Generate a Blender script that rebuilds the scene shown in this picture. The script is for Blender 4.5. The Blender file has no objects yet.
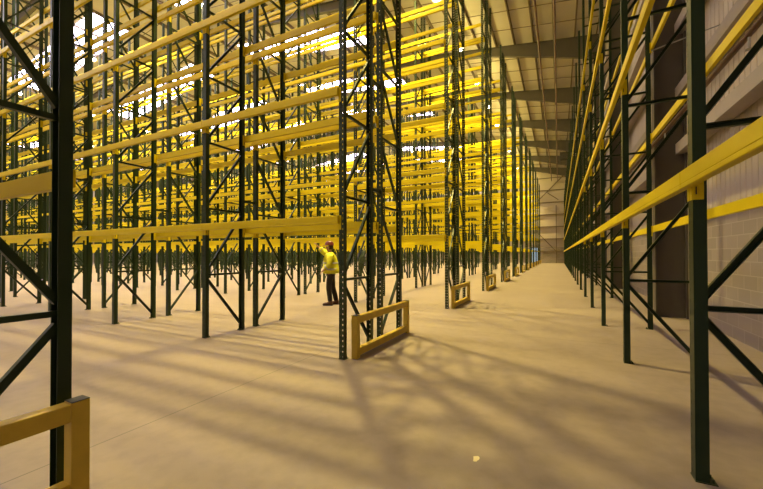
import bpy, bmesh, math, random
from mathutils import Vector, Matrix
random.seed(7)
C = bpy.context.scene.collection
PI = math.pi

# ------------------------------------------------------------------ layout (metres)
# +Y runs down the main aisle, +X points to the right-hand wall, camera above the origin
XL, BL = -2.743, 2.899           # aisle end of the left rows, bay length
Y0, ROW = 4.256, 5.222           # front face of the second left row, distance row to row
DEP, GAP = 0.8035, 0.362         # frame depth, gap between two racks back to back
XR, YR, BR, DEPR = 0.822, 3.025, 2.8, 0.785
HL, HR = 12.8, 10.9              # upright heights
LVL = [2.03, 3.85, 5.64, 7.40, 9.15, 10.90]   # tops of the beam levels
NROW, NBAY = 13, 27              # left rows, bays to the left
NRB = 22                         # bays of the right-hand rack
WALLX, FARY, BACKY, LEFTX = 2.72, 67.6, -20.5, -84.0
CAM_H = 1.4743

# ------------------------------------------------------------------ materials
def mat(name, col, rough=0.5, metal=0.0, vary=0.0, scale=3.0, spec=0.5, bump=0.0, bscale=40.0):
    m = bpy.data.materials.new(name); m.use_nodes = True
    nt = m.node_tree; b = nt.nodes['Principled BSDF']
    b.inputs['Base Color'].default_value = (*col, 1)
    b.inputs['Roughness'].default_value = rough
    b.inputs['Metallic'].default_value = metal
    b.inputs['Specular IOR Level'].default_value = spec
    tc = nt.nodes.new('ShaderNodeTexCoord')
    if vary:
        n = nt.nodes.new('ShaderNodeTexNoise'); n.inputs['Scale'].default_value = scale
        n.inputs['Detail'].default_value = 5
        nt.links.new(tc.outputs['Object'], n.inputs['Vector'])
        r = nt.nodes.new('ShaderNodeMapRange')
        r.inputs['From Min'].default_value = 0.3; r.inputs['From Max'].default_value = 0.7
        r.inputs['To Min'].default_value = 1 - vary; r.inputs['To Max'].default_value = 1 + vary
        nt.links.new(n.outputs['Fac'], r.inputs['Value'])
        v = nt.nodes.new('ShaderNodeVectorMath'); v.operation = 'SCALE'
        v.inputs[0].default_value = col
        nt.links.new(r.outputs['Result'], v.inputs['Scale'])
        nt.links.new(v.outputs['Vector'], b.inputs['Base Color'])
    if bump:
        n2 = nt.nodes.new('ShaderNodeTexNoise'); n2.inputs['Scale'].default_value = bscale
        nt.links.new(tc.outputs['Object'], n2.inputs['Vector'])
        bp = nt.nodes.new('ShaderNodeBump'); bp.inputs['Strength'].default_value = bump
        bp.inputs['Distance'].default_value = 0.01
        nt.links.new(n2.outputs['Fac'], bp.inputs['Height'])
        nt.links.new(bp.outputs['Normal'], b.inputs['Normal'])
    return m

def emit(name, col, power):
    m = bpy.data.materials.new(name); m.use_nodes = True
    nt = m.node_tree; nt.nodes.clear()
    e = nt.nodes.new('ShaderNodeEmission'); o = nt.nodes.new('ShaderNodeOutputMaterial')
    e.inputs['Color'].default_value = (*col, 1); e.inputs['Strength'].default_value = power
    nt.links.new(e.outputs[0], o.inputs[0]); return m

M = {}
M['green'] = mat('green_paint', (0.016, 0.034, 0.016), 0.38, vary=0.15, scale=2.0, spec=0.3)
M['yellow'] = mat('yellow_paint', (0.80, 0.63, 0.010), 0.40, vary=0.05, scale=1.5, spec=0.25)
M['guard'] = mat('guard_yellow', (0.70, 0.51, 0.055), 0.45, vary=0.10, scale=6)
M['black'] = mat('black_plastic', (0.02, 0.02, 0.018), 0.55)
M['zinc'] = mat('zinc', (0.42, 0.42, 0.42), 0.35, 0.8)
M['steel'] = mat('grey_brown_steel', (0.080, 0.070, 0.064), 0.6, vary=0.08, scale=0.8)
M['purlin'] = mat('purlin_steel', (0.17, 0.13, 0.10), 0.55)
M['rail'] = mat('pale_wall_rail', (0.40, 0.35, 0.33), 0.55, vary=0.06)
M['pipe'] = mat('red_pipe', (0.105, 0.050, 0.042), 0.5)
M['roof'] = mat('roof_sheet', (0.70, 0.65, 0.60), 0.6, vary=0.05, scale=0.4)
M['lampmetal'] = mat('lamp_metal', (0.45, 0.45, 0.43), 0.35, 0.7)
M['bulb'] = emit('lamp_glow', (1.0, 0.80, 0.40), 260.0)
M['sky'] = emit('rooflight_glow', (0.95, 0.86, 1.08), 51.0)
M['doorlight'] = emit('daylight_door', (0.62, 0.80, 1.0), 3.5)
M['hivis'] = mat('hi_vis_cloth', (0.86, 0.84, 0.04), 0.7, vary=0.12, scale=14, bump=0.5, bscale=14)
M['tape'] = mat('reflective_tape', (0.62, 0.62, 0.58), 0.3)
M['trouser'] = mat('dark_cloth', (0.018, 0.015, 0.016), 0.85, vary=0.2, scale=12, bump=0.4, bscale=18)
M['boot'] = mat('brown_leather', (0.085, 0.035, 0.020), 0.6, vary=0.2, scale=20)
M['skin'] = mat('skin', (0.48, 0.27, 0.19), 0.55, vary=0.05)
M['hat'] = mat('maroon_plastic', (0.13, 0.020, 0.026), 0.35)
M['glove'] = mat('dark_glove', (0.03, 0.025, 0.022), 0.8)
M['hair'] = mat('dark_hair', (0.03, 0.02, 0.015), 0.8)
M['mark'] = mat('pale_mark', (0.85, 0.76, 0.52), 0.5)

def floor_material():
    m = mat('concrete_floor', (0.47, 0.425, 0.40), 0.5)
    nt = m.node_tree; N = nt.nodes; L = nt.links; b = N['Principled BSDF']
    tc = N.new('ShaderNodeTexCoord')
    n1 = N.new('ShaderNodeTexNoise'); n1.inputs['Scale'].default_value = 0.55; n1.inputs['Detail'].default_value = 6
    n2 = N.new('ShaderNodeTexNoise'); n2.inputs['Scale'].default_value = 7.0; n2.inputs['Detail'].default_value = 8
    n3 = N.new('ShaderNodeTexNoise'); n3.inputs['Scale'].default_value = 160.0
    for n in (n1, n2, n3): L.new(tc.outputs['Object'], n.inputs['Vector'])
    a = N.new('ShaderNodeMath'); a.operation = 'MULTIPLY_ADD'; a.inputs[1].default_value = 0.55
    L.new(n1.outputs['Fac'], a.inputs[0]); L.new(n2.outputs['Fac'], a.inputs[2])
    a2 = N.new('ShaderNodeMath'); a2.operation = 'MULTIPLY_ADD'; a2.inputs[1].default_value = 0.25
    L.new(n3.outputs['Fac'], a2.inputs[0]); L.new(a.outputs[0], a2.inputs[2])
    r = N.new('ShaderNodeValToRGB')
    r.color_ramp.elements[0].position = 0.55; r.color_ramp.elements[0].color = (0.222, 0.178, 0.170, 1)
    r.color_ramp.elements[1].position = 1.15; r.color_ramp.elements[1].color = (0.298, 0.243, 0.233, 1)
    L.new(a2.outputs[0], r.inputs['Fac'])
    # saw-cut joints
    sp = N.new('ShaderNodeSeparateXYZ'); L.new(tc.outputs['Object'], sp.inputs[0])
    def joint(out, off, per):
        s = N.new('ShaderNodeMath'); s.operation = 'SUBTRACT'; s.inputs[1].default_value = off; L.new(out, s.inputs[0])
        w = N.new('ShaderNodeMath'); w.operation = 'PINGPONG'; w.inputs[1].default_value = per / 2; L.new(s.outputs[0], w.inputs[0])
        c = N.new('ShaderNodeMath'); c.operation = 'LESS_THAN'; c.inputs[1].default_value = 0.006; L.new(w.outputs[0], c.inputs[0])
        return c.outputs[0]
    j1 = joint(sp.outputs['X'], -3.225, 6.2); j2 = joint(sp.outputs['Y'], 6.9, 10.44)
    mx = N.new('ShaderNodeMath'); mx.operation = 'MAXIMUM'; L.new(j1, mx.inputs[0]); L.new(j2, mx.inputs[1])
    mix = N.new('ShaderNodeMix'); mix.data_type = 'RGBA'
    L.new(mx.outputs[0], mix.inputs['Factor']); L.new(r.outputs[0], mix.inputs['A'])
    mix.inputs['B'].default_value = (0.15, 0.13, 0.12, 1)
    L.new(mix.outputs['Result'], b.inputs['Base Color'])
    rr = N.new('ShaderNodeMapRange'); rr.inputs['To Min'].default_value = 0.42; rr.inputs['To Max'].default_value = 0.62
    L.new(n2.outputs['Fac'], rr.inputs['Value']); L.new(rr.outputs[0], b.inputs['Roughness'])
    bp = N.new('ShaderNodeBump'); bp.inputs['Strength'].default_value = 0.08; bp.inputs['Distance'].default_value = 0.01
    L.new(n2.outputs['Fac'], bp.inputs['Height']); L.new(bp.outputs[0], b.inputs['Normal'])
    return m
M['floor'] = floor_material()

def block_material(axis):
    m = mat('blockwork_' + axis, (0.30, 0.27, 0.25), 0.85)
    nt = m.node_tree; N = nt.nodes; L = nt.links; b = N['Principled BSDF']
    tc = N.new('ShaderNodeTexCoord'); sp = N.new('ShaderNodeSeparateXYZ'); cb = N.new('ShaderNodeCombineXYZ')
    L.new(tc.outputs['Object'], sp.inputs[0])
    L.new(sp.outputs['Y' if axis == 'y' else 'X'], cb.inputs[0]); L.new(sp.outputs['Z'], cb.inputs[1])
    k = N.new('ShaderNodeTexBrick'); k.inputs['Scale'].default_value = 1.0
    k.inputs['Brick Width'].default_value = 0.45; k.inputs['Row Height'].default_value = 0.225
    k.inputs['Mortar Size'].default_value = 0.008
    k.inputs['Color1'].default_value = (0.34, 0.29, 0.27, 1); k.inputs['Color2'].default_value = (0.28, 0.245, 0.23, 1)
    k.inputs['Mortar'].default_value = (0.40, 0.35, 0.32, 1)
    L.new(cb.outputs[0], k.inputs['Vector']); L.new(k.outputs['Color'], b.inputs['Base Color'])
    return m

# ------------------------------------------------------------------ mesh builder
class MB:
    def __init__(self): self.v = []; self.f = []
    def box(self, a, b):
        n = len(self.v); (x0, y0, z0), (x1, y1, z1) = a, b
        self.v += [(x0,y0,z0),(x1,y0,z0),(x1,y1,z0),(x0,y1,z0),(x0,y0,z1),(x1,y0,z1),(x1,y1,z1),(x0,y1,z1)]
        self.f += [tuple(n+i for i in q) for q in ((3,2,1,0),(4,5,6,7),(0,1,5,4),(1,2,6,5),(2,3,7,6),(3,0,4,7))]
        return self
    def bar(self, p, q, w, h, up=(0, 0, 1)):
        p, q = Vector(p), Vector(q); d = (q - p).normalized()
        s = d.cross(Vector(up))
        if s.length < 1e-5: s = d.cross(Vector((1, 0, 0)))
        s.normalize(); u = s.cross(d)
        n = len(self.v)
        for e in (p, q):
            for a, b in ((-1,-1),(1,-1),(1,1),(-1,1)): self.v.append(tuple(e + s*a*w/2 + u*b*h/2))
        self.f += [tuple(n+i for i in t) for t in ((0,1,2,3),(7,6,5,4),(0,4,5,1),(1,5,6,2),(2,6,7,3),(3,7,4,0))]
        return self
    def channel(self, p, q, w, d, t, open_dir):
        """C-channel from p to q: web w wide, two lips d deep that point along open_dir."""
        p, q, o = Vector(p), Vector(q), Vector(open_dir).normalized()
        ax = (q - p).normalized(); s = ax.cross(o).normalized()
        prof = [(-w/2,0),(w/2,0),(w/2,d),(w/2-t,d),(w/2-t,t),(-w/2+t,t),(-w/2+t,d),(-w/2,d)]
        n = len(self.v)
        for e in (p, q):
            for a, b in prof: self.v.append(tuple(e + s*a + o*b))
        for i in range(8): self.f.append((n+i, n+(i+1)%8, n+8+(i+1)%8, n+8+i))
        for k in (n, n+8): self.f += [(k,k+1,k+4,k+5),(k+1,k+2,k+3,k+4),(k+5,k+6,k+7,k)]
        return self
    def tube(self, p, q, r, seg=12):
        p, q = Vector(p), Vector(q); d = (q-p).normalized()
        s = d.orthogonal().normalized(); u = d.cross(s); n = len(self.v)
        for e in (p, q):
            for i in range(seg):
                a = 2*PI*i/seg; self.v.append(tuple(e + s*math.cos(a)*r + u*math.sin(a)*r))
        for i in range(seg): self.f.append((n+i, n+(i+1)%seg, n+seg+(i+1)%seg, n+seg+i))
        self.f += [tuple(n+i for i in reversed(range(seg))), tuple(n+seg+i for i in range(seg))]
        return self
    def lathe(self, prof, seg=20, c=(0, 0, 0)):
        n = len(self.v); k = len(prof)
        for i in range(seg):
            a = 2*PI*i/seg
            for r, z in prof: self.v.append((c[0]+r*math.cos(a), c[1]+r*math.sin(a), c[2]+z))
        for i in range(seg):
            j = (i+1) % seg
            for t in range(k-1): self.f.append((n+i*k+t, n+j*k+t, n+j*k+t+1, n+i*k+t+1))
        return self
    def prism(self, poly, a, b, axis='y'):
        """polygon of (u, z) extruded from a to b along axis"""
        n = len(self.v); k = len(poly)
        for e in (a, b):
            for u, z in poly: self.v.append((u, e, z) if axis == 'y' else (e, u, z))
        self.f += [tuple(n+i for i in range(k)), tuple(n+k+i for i in reversed(range(k)))]
        for i in range(k): self.f.append((n+i, n+k+i, n+k+(i+1)%k, n+(i+1)%k))
        return self
    def mesh(self, name, m, fix=False, smooth=False, bevel=0.0):
        me = bpy.data.meshes.new(name); me.from_pydata(self.v, [], self.f); me.validate()
        if fix or bevel:
            bm = bmesh.new(); bm.from_mesh(me)
            bmesh.ops.recalc_face_normals(bm, faces=bm.faces)
            if bevel: bmesh.ops.bevel(bm, geom=list(bm.edges), offset=bevel, segments=1, affect='EDGES', clamp_overlap=True)
            bm.to_mesh(me); bm.free()
        me.materials.append(m)
        if smooth: me.polygons.foreach_set('use_smooth', [True]*len(me.polygons))
        return me

def link(name, me, loc=(0, 0, 0), rz=0.0, parent=None):
    o = bpy.data.objects.new(name, me); C.objects.link(o)
    o.location = loc; o.rotation_euler = (0, 0, rz)
    if parent is not None: o.parent = parent
    return o
def tag(o, label, cat, group=None):
    o['label'] = label; o['category'] = cat
    if group: o['group'] = group
    return o
def struct(name, me, loc=(0, 0, 0)):
    o = link(name, me, loc); o['kind'] = 'structure'; return o
def empty(name, loc, rz=0.0):
    o = bpy.data.objects.new(name, None); C.objects.link(o); o.empty_display_size = 0.2
    o.location = loc; o.rotation_euler = (0, 0, rz); return o

ORD = ['first','second','third','fourth','fifth','sixth','seventh','eighth','ninth','tenth','eleventh','twelfth','thirteenth',
       'fourteenth','fifteenth','sixteenth','seventeenth','eighteenth','nineteenth','twentieth','twenty-first','twenty-second',
       'twenty-third','twenty-fourth','twenty-fifth','twenty-sixth','twenty-seventh','twenty-eighth','twenty-ninth']
LEVEL = ['lowest', 'second', 'third', 'fourth', 'fifth', 'top']

# ------------------------------------------------------------------ camera
def make_camera():
    cam = bpy.data.cameras.new('camera'); o = bpy.data.objects.new('camera', cam); C.objects.link(o)
    yaw, pitch, roll, f = -0.4639, 0.0097, 0.0018, 354.22
    cam.sensor_fit = 'HORIZONTAL'; cam.sensor_width = 36; cam.lens = f/763*36
    cam.shift_y = 6.88/763; cam.clip_end = 300; cam.clip_start = 0.05
    R = Matrix.Rotation(-yaw, 4, 'Z') @ Matrix.Rotation(PI/2 + pitch, 4, 'X') @ Matrix.Rotation(-roll, 4, 'Z')
    o.matrix_world = Matrix.Translation((0, 0, CAM_H)) @ R
    bpy.context.scene.camera = o
    return o
make_camera()
YAW, F, PT = -0.4639, 354.22, 0.0097
def project(X, Y, Z):
    r = X*math.cos(YAW) - Y*math.sin(YAW); d = X*math.sin(YAW) + Y*math.cos(YAW); u = Z - CAM_H
    d2 = d*math.cos(PT) + u*math.sin(PT); u2 = -d*math.sin(PT) + u*math.cos(PT)
    if d2 < 0.3: return None
    return 381.5 + F*r/d2, 251.4 - F*u2/d2, d2
def shows(pts, size):
    """rough size in view: share of the sample points inside the frame over distance squared"""
    n = 0; s = 0.0
    for q in pts:
        w = project(*q)
        if w and -10 < w[0] < 773 and -10 < w[1] < 499: n += 1; s += 1/w[2]**2
    return s*size/len(pts)

# ------------------------------------------------------------------ setting
def roof_z(x):
    """underside of the roof sheets: a ridge every 57 m"""
    if x > -26: return 15.50 - 0.13*(x - 1.18)
    top = 15.50 + 0.13*27.18
    if x > -54.5: return top - 0.13*(-26 - x)
    return top - 0.13*28.5 + 0.13*(-54.5 - x)

fm = MB().box((LEFTX-1, BACKY-1, -0.2), (WALLX+1, FARY+1, 0)).mesh('floor', M['floor'])
struct('floor', fm)

def roof():
    xs = [WALLX+0.6, -26, -54.5, -83, LEFTX-0.5]
    low = [(x, roof_z(x)) for x in xs]; up = [(x, z+0.12) for x, z in reversed(low)]
    m = MB().prism(low+up, BACKY-0.5, FARY+0.5)
    struct('ceiling', m.mesh('ceiling', M['roof'], fix=True))
roof()

def cladding_mesh(length, h, mtl):
    """vertical trapezoidal sheeting in the local XZ plane, facing -Y, ribs every 0.2 m"""
    m = MB(); n = int(length/0.2); prof = []
    for i in range(n):
        x = i*0.2
        prof += [(x, 0.0), (x+0.12, 0.0), (x+0.130, -0.010), (x+0.190, -0.010)]
    prof.append((n*0.2, 0.0))
    k = len(prof)
    for z in (0, h):
        for x, y in prof: m.v.append((x, y, z))
    for i in range(k-1): m.f.append((i, i+1, k+i+1, k+i))
    # back skin gives the sheet a thickness
    b = len(m.v); m.v += [(0, 0.06, 0), (n*0.2, 0.06, 0), (n*0.2, 0.06, h), (0, 0.06, h)]
    m.f.append((b+3, b+2, b+1, b))
    return m.mesh('cladding', mtl)
M['clad'] = mat('liner_sheet', (0.56, 0.49, 0.44), 0.55, vary=0.05, scale=0.7)
WB = 2.35
bw = MB().box((WALLX, BACKY, 0), (WALLX+0.25, FARY, WB)).mesh('wall_right', block_material('y'))
struct('wall_right', bw)
o = struct('wall_right_cladding', cladding_mesh(FARY-BACKY, 14.2, M['clad']), (WALLX+0.02, FARY, WB)); o.rotation_euler = (0, 0, -PI/2)
mbx = block_material('x')
struct('wall_far', MB().box((LEFTX, FARY, 0), (-4.25, FARY+0.25, 2.7)).box((-3.1, FARY, 0), (WALLX+0.25, FARY+0.25, 2.7)).mesh('wall_far', mbx))
struct('wall_far_cladding', cladding_mesh(WALLX-LEFTX, 16.6, M['clad']), (LEFTX, FARY+0.02, 2.7))
struct('wall_back', MB().box((LEFTX, BACKY-0.25, 0), (WALLX+0.25, BACKY, 19)).mesh('wall_back', M['clad']))
struct('wall_left', MB().box((LEFTX-0.25, BACKY, 0), (LEFTX, FARY, 19)).mesh('wall_left', M['clad']))
# daylight doorway in the far wall
d = struct('door_1', MB().box((-4.2, FARY+0.05, 0.0), (-3.15, FARY+0.08, 2.65)).mesh('door_1', M['doorlight']))
link('door_frame', MB().box((-4.25, FARY-0.03, 0), (-4.17, FARY+0.2, 2.72)).box((-3.18, FARY-0.03, 0), (-3.10, FARY+0.2, 2.72))
     .box((-4.25, FARY-0.03, 2.64), (-3.10, FARY+0.2, 2.72)).mesh('door_frame', M['steel']), parent=d)

FR = [2.85 + 7.6*k for k in range(-3, 9)]          # portal frames
tn = [0]
def trim(me, loc=(0, 0, 0)):
    tn[0] += 1; return struct('trim_%d' % tn[0], me, loc)
def portal_mesh():
    m = MB()
    def top(x): return roof_z(x) - 0.20
    def bot(x):
        if x > -4.3: return 13.97 - 0.277*(x - 1.17)
        return top(x) - 0.58
    xs = [2.65, 0.5, -1.65, -4.3, -12, -26, -40, -54.5, -69, -83]
    for a, b in zip(xs, xs[1:]):
        m.prism([(a, bot(a)), (b, bot(b)), (b, top(b)), (a, top(a))], -0.012, 0.012)
        for f, s in ((bot, 1), (top, -1)):
            m.prism([(a, f(a)), (b, f(b)), (b, f(b)+s*0.025), (a, f(a)+s*0.025)], -0.11, 0.11)
    # wall stanchion: web faces along the aisle
    m.box((2.05, -0.012, 0), (2.61, 0.012, 14.0))
    m.box((2.03, -0.12, 0), (2.06, 0.12, 13.75)); m.box((2.605, -0.12, 0), (2.635, 0.12, 15.1))
    m.box((2.03, -0.12, 13.72), (2.66, 0.12, 13.76))
    for x in (-54.5,):
        m.box((x-0.2, -0.15, 0), (x+0.2, 0.15, bot(x)+0.02))
    return m.mesh('portal_frame', M['steel'], fix=True)
pm = portal_mesh()
for y in FR: trim(pm, (0, y, 0))
# purlins
x = 2.2
while x > LEFTX:
    z = roof_z(x)
    m = MB().box((x-0.005, BACKY, z-0.20), (x+0.005, FARY, z)).box((x-0.06, BACKY, z-0.205), (x+0.005, FARY, z-0.195)).box((x-0.005, BACKY, z-0.006), (x+0.06, FARY, z-0.001))
    trim(m.mesh('purlin', M['purlin'])); x -= 1.2 if x > -14 else 2.4
# anti-sag rods across the purlins
for y in FR[:-1]:
    for q in (1.9, 3.8, 5.7):
        m = MB()
        for a, b in ((2.6, -26), (-26, -54.5)):
            m.tube((a, y+q, roof_z(a)-0.16), (b, y+q, roof_z(b)-0.16), 0.022, 6)
        trim(m.mesh('sag_rod', M['purlin']))
# wall rails
for z in (3.42, 3.80, 5.10, 6.60, 8.10, 9.60, 11.10, 12.60):
    if z < 3.5: m = MB().box((WALLX-0.10, BACKY, z), (WALLX-0.01, FARY, z+0.025))
    else: m = MB().box((WALLX-0.27, BACKY, z), (WALLX-0.01, FARY, z+0.24))
    trim(m.mesh('wall_rail', M['rail']))
for z in [2.0 + 2.1*k for k in range(8)]:
    m = MB().box((LEFTX, FARY-0.24, z), (WALLX, FARY-0.01, z+0.12))
    trim(m.mesh('wall_rail', M['purlin']))
m = MB()
for x in (-15.0, -9.0, -5.2, -0.35): m.box((x-0.06, FARY-0.35, 0), (x+0.06, FARY-0.25, roof_z(x) if x < -1 else 9.9))
trim(m.mesh('wind_post', M['purlin']))
m = MB().bar((-3.3, FARY-0.3, 5.3), (-0.45, FARY-0.3, 2.1), 0.10, 0.14).bar((-3.3, FARY-0.3, 10.7), (0.8, FARY-0.3, 14.9), 0.10, 0.16).bar((-1.8, FARY-0.3, 12.2), (0.0, FARY-0.3, 10.8), 0.10, 0.14)
trim(m.mesh('wall_brace', M['purlin']))
# rooflights, one run per bay and slope, just below the sheets
wn = [0]
for y in FR[:-1]:  # bays behind the camera are unseen, their rooflights added as fill light
    yc = y + 3.8
    for a, b in ((-12.5, -23.5), (-29, -43), (-60, -74)):
        wn[0] += 1
        m = MB()
        lo = [(a, roof_z(a)-0.03), (b, roof_z(b)-0.03), (b, roof_z(b)-0.005), (a, roof_z(a)-0.005)]
        m.prism(lo, yc-1.25, yc+1.25)
        o = struct('window_%d' % wn[0], m.mesh('rooflight', M['sky'], fix=True))

# ------------------------------------------------------------------ rack frames
HZ0, HZS = 1.12, 1.192                # bracing heights
UW, UD, UT = 0.085, 0.072, 0.004      # upright section
def upright_mesh(h):
    """cold-formed upright: perforated front plate, two sides, inward lips; front faces -Y"""
    m = MB(); w = UW/2; y = -UD/2
    xs = [-w, -0.027, -0.013, 0.013, 0.027, w]
    pitch = 0.075; n = int(h/pitch); zs = [0.0]
    for i in range(n): zs += [i*pitch + 0.025, i*pitch + 0.05]
    zs.append(h)
    idx = {}
    def P(i, j):
        if (i, j) not in idx: idx[(i, j)] = len(m.v); m.v.append((xs[i], y, zs[j]))
        return idx[(i, j)]
    for j in range(len(zs)-1):
        hole = j % 2 == 1
        for i in range(5):
            if hole and i in (1, 3): continue
            m.f.append((P(i, j), P(i+1, j), P(i+1, j+1), P(i, j+1)))
    # the back of the plate, 4 mm behind, with the same holes
    k = len(m.v); m.v += [(a, b+UT, c) for a, b, c in list(m.v)]
    m.f += [tuple(k+t for t in reversed(q)) for q in list(m.f)]
    m.box((-w, y+0.0005, 0), (-w+UT, UD/2, h)); m.box((w-UT, y+0.0005, 0), (w, UD/2, h))
    return m.mesh('post', M['green'])
def base_mesh():
    m = MB().box((-0.052, -0.038, 0), (0.052, 0.075, 0.006))
    for s in (-1, 1): m.tube((s*0.030, 0.058, 0.006), (s*0.030, 0.058, 0.028), 0.007, 6)
    return m.mesh('base_plate', M['green'])
def bracing(dep, h):
    y0, y1 = UD/2-0.012, dep-UD/2+0.012
    hz = []; z = HZ0
    while z < h-0.25: hz.append(z); z += HZS
    return y0, y1, hz
class Kit:
    def __init__(self, dep, h, upr, sag):
        y0, y1, hz = bracing(dep, h)
        self.dep, self.h, self.hz = dep, h, hz
        self.up = upr; self.base = BASE
        self.hor = MB().channel((0, y0, 0), (0, y1, 0), 0.036, 0.036, 0.003, (1, 0, 0)).mesh('horizontal_brace', M['green'], fix=True)
        # foot of the frame: falls from the front upright to the rear foot
        self.low = MB().channel((0, y0, HZ0-0.07), (0, y1, 0.12), 0.045, 0.036, 0.003, (1, 0, 0)).mesh('diagonal_brace', M['green'], fix=True)
        self.dia = MB().channel((0, y0, 0.07), (0, y1, HZS-0.07), 0.042, 0.036, 0.003, (1, 0, 0)).mesh('diagonal_brace', M['green'], fix=True)
        s = MB()
        for y in (0, dep): s.box((-UW/2, y-UD/2, 0), (UW/2, y+UD/2, h))
        for z in hz: s.bar((0, y0, z), (0, y1, z), 0.036, 0.036)
        s.bar((0, y0, HZ0-0.07), (0, y1, 0.12), 0.036, 0.042)
        for z in hz[:-1]: s.bar((0, y0, z+0.07), (0, y1, z+HZS-0.07), 0.036, 0.042)
        self.mb = s
        self.simple = s.mesh('rack_upright', M['green'])
    def detailed(self):
        r = empty('rack_upright', (0, 0, 0))
        for y, rz in ((0, 0), (self.dep, PI)):
            link('post', self.up, (0, y, 0), rz, r); link('base_plate', self.base, (0, y, 0), rz, r)
        link('diagonal_brace', self.low, (-0.018, 0, 0), 0, r)
        for i, z in enumerate(self.hz):
            link('horizontal_brace', self.hor, (-0.018, 0, z), 0, r)
            if i < len(self.hz)-1: link('diagonal_brace', self.dia, (-0.018, 0, z), 0, r)
        return r
BASE = base_mesh()
KL = Kit(DEP, HL, upright_mesh(HL), 0)
KR = Kit(DEPR, HR, upright_mesh(HR), 0)

def row_y(r): return Y0 + ROW*r + (0.07 if r < 0 else 0)
def row_name(r): return '%s left row' % ORD[r+1]
def side_name(s): return 'near side' if s == 0 else 'far side'

frames = []      # (score, kit, (x, y), rz, label, group)
def frame_score(x, y, dx, dy, h):
    pts = [(x+dx*t, y+dy*t, z) for t in (0, 1) for z in (0.1, h*.1, h*.2, h*.35, h*.5, h*.65, h*.8, h)]
    return shows(pts, 1.0)
for r in range(-1, NROW-1):
    for s in (0, 1):
        for k in range(NBAY+1):
            if r < 0 and k > 7: continue      # far outside the frame
            x = XL - BL*k; y = row_y(r) + (0 if s == 0 else 2*DEP+GAP); sg = 1 if s == 0 else -1
            sc = frame_score(x, y, 0, sg*DEP, HL)
            where = 'at the aisle end' if k == 0 else '%s from the aisle' % ORD[k]
            lab = 'dark green upright frame %s, %s of the %s' % (where, side_name(s), row_name(r))
            frames.append((sc + (100 if r < 0 and k < 1 else 1e-9), KL, (x, y), 0 if s == 0 else PI, lab, 'upright frames of the left racks'))
for k in range(-1, NRB+1):
    x, y = XR, YR + BR*k
    sc = frame_score(x, y, DEPR, 0, HR)
    if k == -1: sc = 0.0001
    lab = 'dark green upright frame, %s from the camera in the right wall rack' % ORD[max(k, 0)]
    if k == -1: lab = 'dark green upright frame holding the nearest end of the right wall rack'
    frames.append((sc*1.2, KR, (x, y), -PI/2, lab, 'upright frames of the right wall rack'))
frames = [f for f in frames if f[0] > 0]
frames.sort(key=lambda t: -t[0])
N_IND, N_DET = 296, 64

def copy_tree(src):
    r = src.copy(); C.objects.link(r)
    for ch in src.children:
        c = ch.copy(); C.objects.link(c); c.parent = r
    return r
proto = {}
rest = {'v': [], 'f': []}
def merge(store, mb, x, y, z, rz):
    c, s = math.cos(rz), math.sin(rz); n = len(store['v'])
    store['v'] += [(x+a*c-b*s, y+a*s+b*c, z+q) for a, b, q in mb.v]
    store['f'] += [tuple(n+i for i in f) for f in mb.f]
for i, (sc, kit, (x, y), rz, lab, grp) in enumerate(frames):
    if i < N_IND:
        if i < N_DET:
            if id(kit) in proto: o = copy_tree(proto[id(kit)])
            else: o = proto[id(kit)] = kit.detailed()
        else: o = link('rack_upright', kit.simple)
        o.location = (x, y, 0); o.rotation_euler = (0, 0, rz)
        tag(o, lab, 'rack frame', grp)
    else: merge(rest, kit.mb, x, y, 0, rz)
m = MB(); m.v, m.f = rest['v'], rest['f']
o = link('distant_rack_uprights', m.mesh('distant_rack_uprights', M['green'])); o['kind'] = 'stuff'
tag(o, 'dense distant dark green rack uprights deep inside the left rows', 'rack frame')

# ------------------------------------------------------------------ beams
BH, BT = 0.118, 0.048
def beam_builder(L, detail, cut=(0, 0)):
    """box beam along local X, its face towards -Y, origin at the middle of the upright line, z at the beam's underside"""
    m = MB(); y1 = -UD/2-0.006; y0 = y1-BT; h = L/2-0.004; ha, hb = -h+cut[0], h-cut[1]
    if detail:   # stepped box section with a rolled lower lip
        prof = [(y0, 0.004), (y0+0.004, 0), (y1, 0), (y1, BH), (y0+0.004, BH), (y0, BH-0.004), (y0, 0.034), (y0+0.003, 0.030), (y0, 0.026)]
        m.prism(prof, ha, hb, axis='x')
    else:
        m.box((ha, y0, 0), (hb, y1, BH))
    return m
def connector_mesh(L, s, back=0.016):
    """bent plate hooked onto the upright: s = -1 / +1 end"""
    m = MB(); e = s*(L/2)
    a, b = sorted((e - s*0.004, e - s*UW/2))
    m.box((a, -UD/2-0.005, BH-0.20), (b, -UD/2-0.001, BH+0.002))
    a, b = sorted((e - s*(UW/2+0.001), e - s*(UW/2+0.005)))
    m.box((a, -UD/2-0.005, BH-0.20), (b, UD/2-back, BH+0.002))
    return m.mesh('end_connector', M['yellow'])
def slot_mesh(L, s):
    e = s*(L/2) - s*(UW/2+0.006)
    return MB().box((e-0.0015, -0.022, BH-0.165), (e+0.0015, -0.016, BH-0.115)).mesh('lock_slot', M['black'])
class BeamKit:
    def __init__(self, L, back=0.016, cut=(0, 0)):
        self.L = L; self.mb = beam_builder(L, False, cut)
        self.det = beam_builder(L, True, cut).mesh('rack_crossbeam', M['yellow'], fix=True)
        self.sim = self.mb.mesh('rack_crossbeam', M['yellow'])
        self.con = [connector_mesh(L, -1, back), connector_mesh(L, 1, back)]; self.slot = [slot_mesh(L, -1), slot_mesh(L, 1)]
    def make(self, detail):
        if detail == 0: return link('rack_crossbeam', self.sim)
        o = link('rack_crossbeam', self.det)
        for c, s in zip(self.con, self.slot):
            q = link('end_connector', c, parent=o)
            if detail > 1: link('lock_slot', s, parent=q)
        return o
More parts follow.
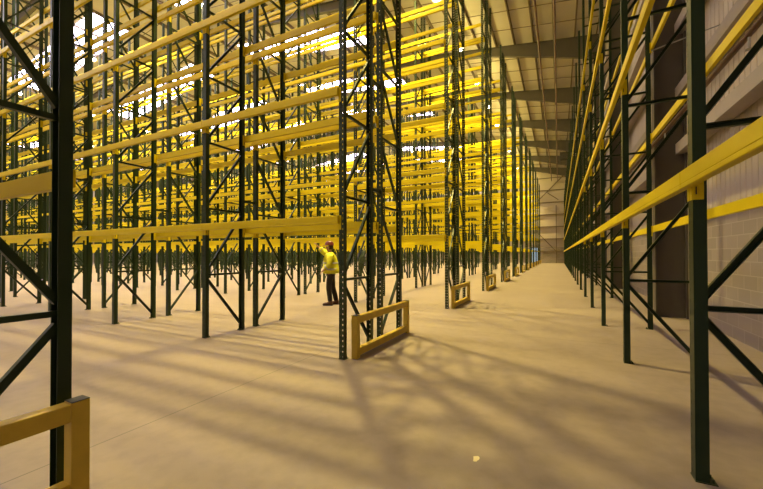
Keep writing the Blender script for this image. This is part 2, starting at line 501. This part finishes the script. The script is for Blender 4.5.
BKN, BKF = BeamKit(BL, cut=(0, 0.03)), BeamKit(BL, cut=(0.05, 0))      # bays that stop at the aisle
BKL, BKR, BKW = BeamKit(BL), BeamKit(BR), BeamKit(BR, 0.056)
beams = []
def beam_score(p, q, z):
    pts = [tuple(a+(b-a)*t for a, b in zip(p, q))+(z,) for t in (0, .25, .5, .75, 1)]
    return shows(pts, 1.0)
LINES = [(0, 0, 0, 'front'), (DEP, PI, 0, 'inner'), (DEP+GAP, 0, 1, 'inner'), (2*DEP+GAP, PI, 1, 'outer')]
for r in range(-1, NROW-1):
    for off, rz, s, face in LINES:
        for k in range(NBAY):
            if r < 0 and k > 6: continue
            for n in range(6):
                y = row_y(r)+off; xa, xb = XL-BL*k, XL-BL*(k+1); z = LVL[n]
                sc = beam_score((xa, y), (xb, y), z)
                fn = {'front': 'near face', 'outer': 'far face'}.get(face) or ('inner %s face' % ('near' if s == 0 else 'far'))
                lab = 'yellow beam, %s level, %s bay from the aisle, %s, %s' % (LEVEL[n], ORD[k], fn, row_name(r))
                beams.append((sc, BKL if k else BKN if rz == 0 else BKF, ((xa+xb)/2, y, z-BH), rz, lab, 'yellow beams of the left racks'))
for k in range(-1, NRB):
    for dx, rz, face in ((0, -PI/2, 'aisle side'), (DEPR, PI/2, 'wall side')):
        for n in range(4):
            ya, yb = YR+BR*k, YR+BR*(k+1); z = LVL[n]; x = XR+dx
            sc = beam_score((x, ya), (x, yb), z)
            lab = 'yellow beam, %s level, %s bay from camera, %s of right wall rack' % (LEVEL[n] if n < 3 else 'top', ORD[k+1], face)
            beams.append((sc, BKR if dx == 0 else BKW, (x, (ya+yb)/2, z-BH), rz, lab, 'yellow beams of the right wall rack'))
hidden = [b for b in beams if b[0] <= 0]
beams = [b for b in beams if b[0] > 0]
beams.sort(key=lambda t: -t[0])
NB_IND, NB_DET, NB_SLOT = 296, 110, 24
rest = {'v': [], 'f': []}
for i, (sc, kit, loc, rz, lab, grp) in enumerate(beams):
    if i < NB_IND:
        o = kit.make(2 if i < NB_SLOT else 1 if i < NB_DET else 0)
        o.location = loc; o.rotation_euler = (0, 0, rz); tag(o, lab, 'beam', grp)
    else: merge(rest, kit.mb, *loc, rz)
for sc, kit, loc, rz, lab, grp in hidden: merge(rest, kit.mb, *loc, rz)
m = MB(); m.v, m.f = rest['v'], rest['f']
o = link('distant_rack_crossbeams', m.mesh('distant_rack_crossbeams', M['yellow'])); o['kind'] = 'stuff'
tag(o, 'dense yellow beam levels stretching away deep inside the racks', 'beam')

# row spacers that tie the back-to-back racks together
sm = MB().box((-0.02, -GAP/2+UD/2+0.001, -0.025), (0.02, GAP/2-UD/2-0.001, 0.025)).box((-0.035, -GAP/2+UD/2+0.001, -0.045), (0.035, -GAP/2+UD/2+0.006, 0.045)).box((-0.035, GAP/2-UD/2-0.006, -0.045), (0.035, GAP/2-UD/2-0.001, 0.045)).mesh('row_spacer', M['green'])
for r in (0, 1):
    for k in (0, 1, 2):
        for n, z in enumerate((2.55, 4.35)):
            o = link('row_spacer', sm, (XL-BL*k, row_y(r)+DEP+GAP/2, z))
            tag(o, 'short green %s tie bar between back-to-back racks, %s frame pair, %s' % (('lower', 'upper')[n], ORD[k], row_name(r)), 'tie bar', 'tie bars between back-to-back racks')

# ------------------------------------------------------------------ end guards
GX, GW, GH = -2.595, 0.092, 0.612
def guard(r, ya, yb, label):
    g = empty('end_guard', (GX, ya, 0)); L = yb-ya; w = GW/2
    for y in (0, L-GW):
        p = link('guard_post', MB().box((-w, y, 0), (w, y+GW, GH-0.004)).mesh('guard_post', M['guard'], bevel=0.004), parent=g)
        link('post_cap', MB().box((-w+0.001, y+0.001, GH-0.004), (w-0.001, y+GW-0.001, GH)).mesh('post_cap', M['black']), parent=p)
    for z in (0.035, GH-0.115):
        link('guard_rail', MB().box((-w+0.004, GW, z), (w-0.004, L-GW, z+0.105)).mesh('guard_rail', M['guard'], bevel=0.004), parent=g)
    tag(g, label, 'guard', 'yellow end guards along the main aisle')
guard(-1, -0.86, 1.14, 'dull yellow steel end guard cut by the lower left edge of the photo')
for r in range(0, NROW-1):
    ya = row_y(r)+0.06
    lab = ['yellow steel end guard nearest the worker, in front of the second left row'][0] if r == 0 else 'yellow steel end guard at the aisle end of the %s' % row_name(r)
    guard(r, ya, ya+1.96, lab)

# ------------------------------------------------------------------ lamps
LZ = 15.25
def light(name, kind, energy, col, parent, loc, **kw):
    l = bpy.data.lights.new(name, kind); l.energy = energy; l.color = col
    for a, b in kw.items(): setattr(l, a, b)
    o = bpy.data.objects.new(name, l); C.objects.link(o); o.parent = parent; o.location = loc
    return o
housing = MB().lathe([(0, 0.62), (0.09, 0.62), (0.10, 0.60), (0.10, 0.36), (0.075, 0.33), (0, 0.33)], 16).mesh('housing', M['lampmetal'], fix=True)
refl = MB().lathe([(0.05, 0.34), (0.12, 0.32), (0.20, 0.22), (0.25, 0.08), (0.26, 0.0), (0.25, 0.0), (0.24, 0.08), (0.19, 0.21), (0.11, 0.305), (0.05, 0.325)], 20).mesh('reflector', M['lampmetal'], fix=True, smooth=True)
bulb = MB().lathe([(0, -0.10), (0.09, -0.08), (0.15, 0.0), (0.12, 0.10), (0.05, 0.22), (0.03, 0.30), (0, 0.31)], 16).mesh('bulb', M['bulb'], fix=True, smooth=True)
WARM = (1.0, 0.78, 0.21)
spot_d = bpy.data.lights.new('lamp_beam', 'SPOT'); spot_d.energy = 54000; spot_d.color = WARM
spot_d.spot_size = math.radians(86); spot_d.spot_blend = 1.0; spot_d.shadow_soft_size = 0.16
up_d = bpy.data.lights.new('lamp_spill', 'POINT'); up_d.energy = 1200; up_d.color = WARM; up_d.shadow_soft_size = 0.25
fill_d = spot_d.copy(); fill_d.energy = 22000; fill_d.spot_size = math.radians(58)  # narrower, dimmer beam for the fill lamps added over the near lane
for k in [-4, -1] + list(range(0, NROW-1)):  # first two rows in this list are unseen lamps, added as fill light
    for j in range(6):
        x = -5.8 - 11.7*j; y = Y0 + 2*DEP+GAP + (ROW-2*DEP-GAP)/2 + ROW*k
        t = empty('high_bay_lamp', (x, y, LZ))
        link('housing', housing, parent=t); link('reflector', refl, parent=t); link('bulb', bulb, parent=t)
        hz = roof_z(x) - LZ
        link('hanging_rod', MB().tube((0, 0, 0.6), (0, 0, hz), 0.012, 6).mesh('hanging_rod', M['lampmetal']), parent=t)
        q = bpy.data.objects.new('lamp_beam', fill_d if k == -1 else spot_d); C.objects.link(q); q.parent = t; q.location = (0, 0, -0.12)
        q = bpy.data.objects.new('lamp_spill', up_d); C.objects.link(q); q.parent = t; q.location = (0, 0, -0.35)
        tag(t, ('glowing high bay lamp, %s from main aisle, over the lane behind %s' % (ORD[j], row_name(k))) if k >= -1 else 'added fill lamp, %s from main aisle, unseen behind the camera' % ORD[j], 'lamp', 'hanging high bay lamps')

# ------------------------------------------------------------------ pipes and heater
def pipe(x, z, r, label, ya=BACKY+0.2, yb=FARY-0.4, drops=0):
    p = link('sprinkler_pipe', MB().tube((x, ya, z), (x, yb, z), r, 12).mesh('sprinkler_pipe', M['pipe'], fix=True))
    tag(p, label, 'pipe')
    for i in range(drops):
        y = 5.2 + i*3.4
        link('sprinkler_head', MB().tube((x, y, z), (x, y, z-0.16), 0.012, 8).tube((x, y, z-0.16), (x, y, z-0.17), 0.035, 10).mesh('sprinkler_head', M['zinc']), parent=p)
    for y in FR:
        if x < 1: link('pipe_hanger', MB().bar((x, y, z), (x, y, 14.4), 0.02, 0.02).mesh('pipe_hanger', M['purlin']), parent=p)
    return p
pipe(-0.12, 13.85, 0.055, 'dark red pipe under the rafters, over the middle of the main aisle')
pipe(-1.0, 14.1, 0.06, 'dark red pipe under the rafters, nearer the left racks')
pipe(1.86, 3.86, 0.034, 'dark red sprinkler pipe running behind the right wall rack', drops=8)
h = empty('unit_heater', (0.62, 48.0, 13.35))
link('casing', MB().box((-0.42, -0.42, -0.42), (0.42, 0.42, 0.42)).mesh('casing', M['black'], bevel=0.03), parent=h)
g = MB()
for i in range(7): g.box((-0.36, -0.445, -0.36+i*0.11), (0.36, -0.415, -0.32+i*0.11))
link('louvre', g.mesh('louvre', M['steel']), parent=h)
link('hanger', MB().tube((-0.3, 0, 0.41), (-0.3, 0, 2.2), 0.02, 6).tube((0.3, 0, 0.41), (0.3, 0, 2.1), 0.02, 6).mesh('hanger', M['steel']), parent=h)
tag(h, 'dark boxy unit heater hanging high at the far end of the main aisle', 'heater')

t = link('tie_rod', MB().tube((XR+DEPR+UD/2+0.002, YR+2*BR, 5.50), (WALLX-0.012, YR+2*BR, 5.72), 0.013, 8).mesh('tie_rod', M['zinc'], fix=True))
tag(t, 'thin pale tie rod from the third right rack post to the wall, high up', 'tie rod')

# small pale spot laid flat on the aisle floor
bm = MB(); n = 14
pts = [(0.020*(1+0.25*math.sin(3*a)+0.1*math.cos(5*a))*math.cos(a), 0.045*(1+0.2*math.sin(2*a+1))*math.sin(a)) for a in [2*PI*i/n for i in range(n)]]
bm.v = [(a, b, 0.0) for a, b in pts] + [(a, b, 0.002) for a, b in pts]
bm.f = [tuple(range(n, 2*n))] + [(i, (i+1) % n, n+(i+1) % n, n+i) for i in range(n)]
o = link('pale_spot', bm.mesh('pale_spot', M['mark'], fix=True), (-0.5426, 2.602, 0.0005))
tag(o, 'small pale yellow spot on the concrete floor of the main aisle', 'paint spot')

# ------------------------------------------------------------------ the worker
def skin_obj(name, verts, edges, radii, m, parent, root=0, sub=2):
    me = bpy.data.meshes.new(name); me.from_pydata(verts, edges, []); me.materials.append(m)
    o = link(name, me, parent=parent)
    s = o.modifiers.new('skin', 'SKIN'); s.use_smooth_shade = True; s.branch_smoothing = 0.3
    layer = me.skin_vertices[0].data if me.skin_vertices else None
    if layer is None:
        bm = bmesh.new(); bm.from_mesh(me); bm.verts.layers.skin.verify(); bm.to_mesh(me); bm.free()
        layer = me.skin_vertices[0].data
    for i, r in enumerate(radii):
        layer[i].radius = r if isinstance(r, tuple) else (r, r); layer[i].use_root = (i == root)
    d = o.modifiers.new('subdivision', 'SUBSURF'); d.levels = sub; d.render_levels = sub
    return o
def worker():
    # local axes: +X is the way he faces, +Y is his left
    w = empty('person', (-6.02, 8.70, 0), math.radians(203))
    hipL, hipR = (0.0, 0.10, 0.92), (0.0, -0.10, 0.92)
    kneL, kneR = (0.05, 0.11, 0.50), (-0.03, -0.11, 0.50)
    ankL, ankR = (0.0, 0.12, 0.10), (-0.13, -0.12, 0.10)
    shL, shR = (0.03, 0.20, 1.46), (0.03, -0.20, 1.46)
    elR, wrR = (0.26, -0.24, 1.55), (0.43, -0.20, 1.72)
    elL, wrL = (-0.02, 0.28, 1.18), (0.17, 0.25, 1.03)
    # body: pelvis root, spine, neck, head, limbs, fingers
    V = [(0,0,0.97),(0.01,0,1.15),(0.02,0,1.33),(0.03,0,1.47),(0.04,0,1.55),(0.06,0,1.64),(0.055,0,1.75)]
    E = [(i, i+1) for i in range(6)]; R = [(0.15,0.12),(0.14,0.11),(0.16,0.12),(0.12,0.09),0.055,(0.075,0.085),(0.08,0.09)]
    def chain(a, pts, rs):
        for p, r in zip(pts, rs):
            V.append(p); R.append(r); E.append((a, len(V)-1)); a = len(V)-1
        return a
    chain(0, [hipL, kneL, ankL, (0.11, 0.13, 0.05), (0.17, 0.13, 0.045)], [0.09, 0.06, 0.043, 0.042, 0.035])
    chain(0, [hipR, kneR, ankR, (-0.02, -0.13, 0.05), (0.04, -0.13, 0.045)], [0.09, 0.06, 0.043, 0.042, 0.035])
    def hand(a, wr, d, up, n):
        wr, d, up = Vector(wr), Vector(d).normalized(), Vector(up).normalized(); s = d.cross(up)
        palm = wr + d*0.07; pi = chain(a, [tuple(palm)], [(0.036, 0.018)])
        for j, ln in enumerate((0.062, 0.075, 0.080, 0.070)):
            b = palm + d*0.025 + s*(j-1.5)*0.021
            chain(pi, [tuple(b), tuple(b + d*ln*0.55 - up*0.006), tuple(b + d*ln*0.9 - up*0.03)], [0.010, 0.009, 0.008])
        b = palm - d*0.03 + s*0.035
        chain(pi, [tuple(b), tuple(b + s*0.028 + d*0.035), tuple(b + s*0.03 + d*0.06 - up*0.012)], [0.011, 0.010, 0.008])
    a = chain(3, [shR, elR, wrR], [0.065, 0.046, 0.032]); hand(a, wrR, (0.55, 0.1, 0.65), (-0.5, 0, 0.8), 1)
    a = chain(3, [shL, elL, wrL], [0.065, 0.046, 0.032]); hand(a, wrL, (0.7, -0.1, -0.6), (0.6, 0, 0.7), 1)
    skin_obj('body', V, E, R, M['skin'], w)
    # face
    f = MB(); f.lathe([(0, 0.012), (0.012, 0.008), (0.014, 0), (0.010, -0.008), (0, -0.012)], 8, (0.135, 0.03, 1.715)); f.lathe([(0, 0.012), (0.012, 0.008), (0.014, 0), (0.010, -0.008), (0, -0.012)], 8, (0.135, -0.03, 1.715))
    link('eye', f.mesh('eye', M['hair'], smooth=True), parent=w)
    nb = MB(); nb.v = [(0.140, -0.014, 1.675), (0.140, 0.014, 1.675), (0.172, 0, 1.675), (0.142, 0, 1.725), (0.12, 0, 1.67)]; nb.f = [(0, 2, 3), (2, 1, 3), (0, 1, 2), (0, 4, 3), (4, 1, 3), (0, 4, 1)]
    link('nose', nb.mesh('nose', M['skin'], fix=True), parent=w)
    link('mouth', MB().box((0.125, -0.025, 1.640), (0.142, 0.025, 1.648)).mesh('mouth', M['boot']), parent=w)
    ear = MB()
    for s in (-1, 1): ear.lathe([(0, 0.032), (0.014, 0.025), (0.018, 0), (0.012, -0.025), (0, -0.032)], 10, (0.05, s*0.090, 1.695))
    link('ear', ear.mesh('ear', M['skin'], smooth=True), parent=w)
    hr = MB().lathe([(0.096, 0.10), (0.102, 0.05), (0.098, 0.0), (0.085, -0.05), (0.06, -0.07)], 16, (0.035, 0, 1.70))
    hr.v = [(x if x < 0.045 else 0.045, y, z) for x, y, z in hr.v]
    link('hair', hr.mesh('hair', M['hair'], smooth=True), parent=w)
    # clothes
    V2 = [(0,0,0.96),(0.0,0,1.0)]; E2 = [(0, 1)]; R2 = [(0.165,0.135),(0.16,0.13)]
    V, E, R = V2, E2, R2
    def chain2(a, pts, rs):
        for p, r in zip(pts, rs):
            V.append(p); R.append(r); E.append((a, len(V)-1)); a = len(V)-1
        return a
    chain2(0, [(0.0, 0.10, 0.86), (0.03, 0.11, 0.68), kneL, (0.02, 0.12, 0.30), (0.0, 0.12, 0.10)], [0.108, 0.094, 0.080, 0.078, 0.075])
    chain2(0, [(0.0, -0.10, 0.86), (-0.02, -0.11, 0.68), kneR, (-0.09, -0.12, 0.30), (-0.13, -0.12, 0.10)], [0.108, 0.094, 0.080, 0.078, 0.075])
    skin_obj('trousers', V, E, R, M['trouser'], w)
    V = [(0,0,0.90),(0,0,1.0),(0.01,0,1.15),(0.02,0,1.33),(0.03,0,1.47),(0.04,0,1.56)]
    E = [(i, i+1) for i in range(5)]; R = [(0.27,0.255),(0.27,0.255),(0.25,0.235),(0.245,0.225),(0.18,0.165),(0.09,0.09)]
    chain2(4, [shR, (0.15, -0.22, 1.51), elR, (0.40, -0.207, 1.69)], [0.125, 0.115, 0.105, 0.085])
    chain2(4, [shL, (0.0, 0.25, 1.32), elL, (0.145, 0.253, 1.055)], [0.120, 0.105, 0.095, 0.080])
    jk = skin_obj('jacket', V, E, R, M['hivis'], w)
    for z, r0, r1 in ((1.06, 0.235, 0.225), (1.24, 0.222, 0.207)):
        b = MB(); n = 28
        for i in range(n):
            a = 2*PI*i/n
            for dz, g in ((-0.028, 0.012), (0.028, 0.012)):
                b.v.append(((r1+g)*math.cos(a)*1.0+0.008, (r0+g)*math.sin(a), z+dz))
        for i in range(n):
            j = (i+1) % n; b.f.append((2*i, 2*j, 2*j+1, 2*i+1))
        t = link('reflective_band', b.mesh('reflective_band', M['tape'], smooth=True), parent=jk)
        sd = t.modifiers.new('solid', 'SOLIDIFY'); sd.thickness = 0.006
    for p, q in ((elR, wrR), (elL, wrL)):
        p, q = Vector(p), Vector(q); c = p.lerp(q, 0.45); d = (q-p).normalized()
        link('reflective_band', MB().tube(tuple(c-d*0.022), tuple(c+d*0.022), 0.088, 16).mesh('reflective_band', M['tape'], smooth=False), parent=jk)
    for (ax, ay) in ((0.0, 0.125), (-0.13, -0.125)):
        b = MB()
        secs = [(-0.075, 0.045, 0.10), (-0.055, 0.052, 0.17), (0.02, 0.050, 0.155), (0.09, 0.054, 0.095), (0.16, 0.056, 0.08), (0.215, 0.040, 0.06)]
        ring = 8
        for sx, hw, ht in secs:
            for i in range(ring):
                a = 2*PI*i/ring + PI/8
                b.v.append((ax+sx, ay+hw*math.cos(a)*1.08, max(0.0, ht/2 + ht/2*math.sin(a)*1.08)))
        for s in range(len(secs)-1):
            for i in range(ring): b.f.append((s*ring+i, s*ring+(i+1) % ring, (s+1)*ring+(i+1) % ring, (s+1)*ring+i))
        b.f += [tuple(range(ring)), tuple((len(secs)-1)*ring+i for i in range(ring))]
        t = link('boot', b.mesh('boot', M['boot'], fix=True, smooth=True), parent=w)
        link('boot_sole', MB().box((ax-0.082, ay-0.058, 0.0), (ax+0.21, ay+0.058, 0.024)).mesh('boot_sole', M['black'], bevel=0.01), parent=t)
    hat = MB()
    hat.lathe([(0, 0.135), (0.04, 0.130), (0.085, 0.105), (0.112, 0.06), (0.120, 0.0), (0.128, -0.012), (0.116, -0.012), (0.108, 0.0), (0, 0.0)], 24, (0.05, 0, 1.765))
    hat.v = [((x-0.05)*1.12+0.05, y, z) for x, y, z in hat.v]
    link('hard_hat', hat.mesh('hard_hat', M['hat'], fix=True, smooth=True), parent=w)
    bp = MB().prism([(0.165, 1.758), (0.235, 1.742), (0.235, 1.748), (0.165, 1.770)], -0.075, 0.075)
    link('hat_peak', bp.mesh('hat_peak', M['hat'], fix=True, bevel=0.003), parent=w)
    tag(w, 'person in yellow hi-vis jacket and maroon hard hat, one arm raised towards the racks', 'person')
worker()

# ------------------------------------------------------------------ world and view
wd = bpy.data.worlds.new('world'); bpy.context.scene.world = wd; wd.use_nodes = True
wd.node_tree.nodes['Background'].inputs[0].default_value = (0.6, 0.7, 0.9, 1)
wd.node_tree.nodes['Background'].inputs[1].default_value = 0.3
sc = bpy.context.scene
sc.view_settings.view_transform = 'Standard'; sc.view_settings.look = 'None'
sc.view_settings.gamma = 1; sc.view_settings.use_curve_mapping = False
sc.view_settings.exposure = -2.14
sc.cycles.use_denoising = True
sc.cycles.max_bounces = 8; sc.cycles.diffuse_bounces = 4; sc.cycles.glossy_bounces = 3
sc.cycles.sample_clamp_indirect = 6; sc.cycles.caustics_reflective = False; sc.cycles.caustics_refractive = False
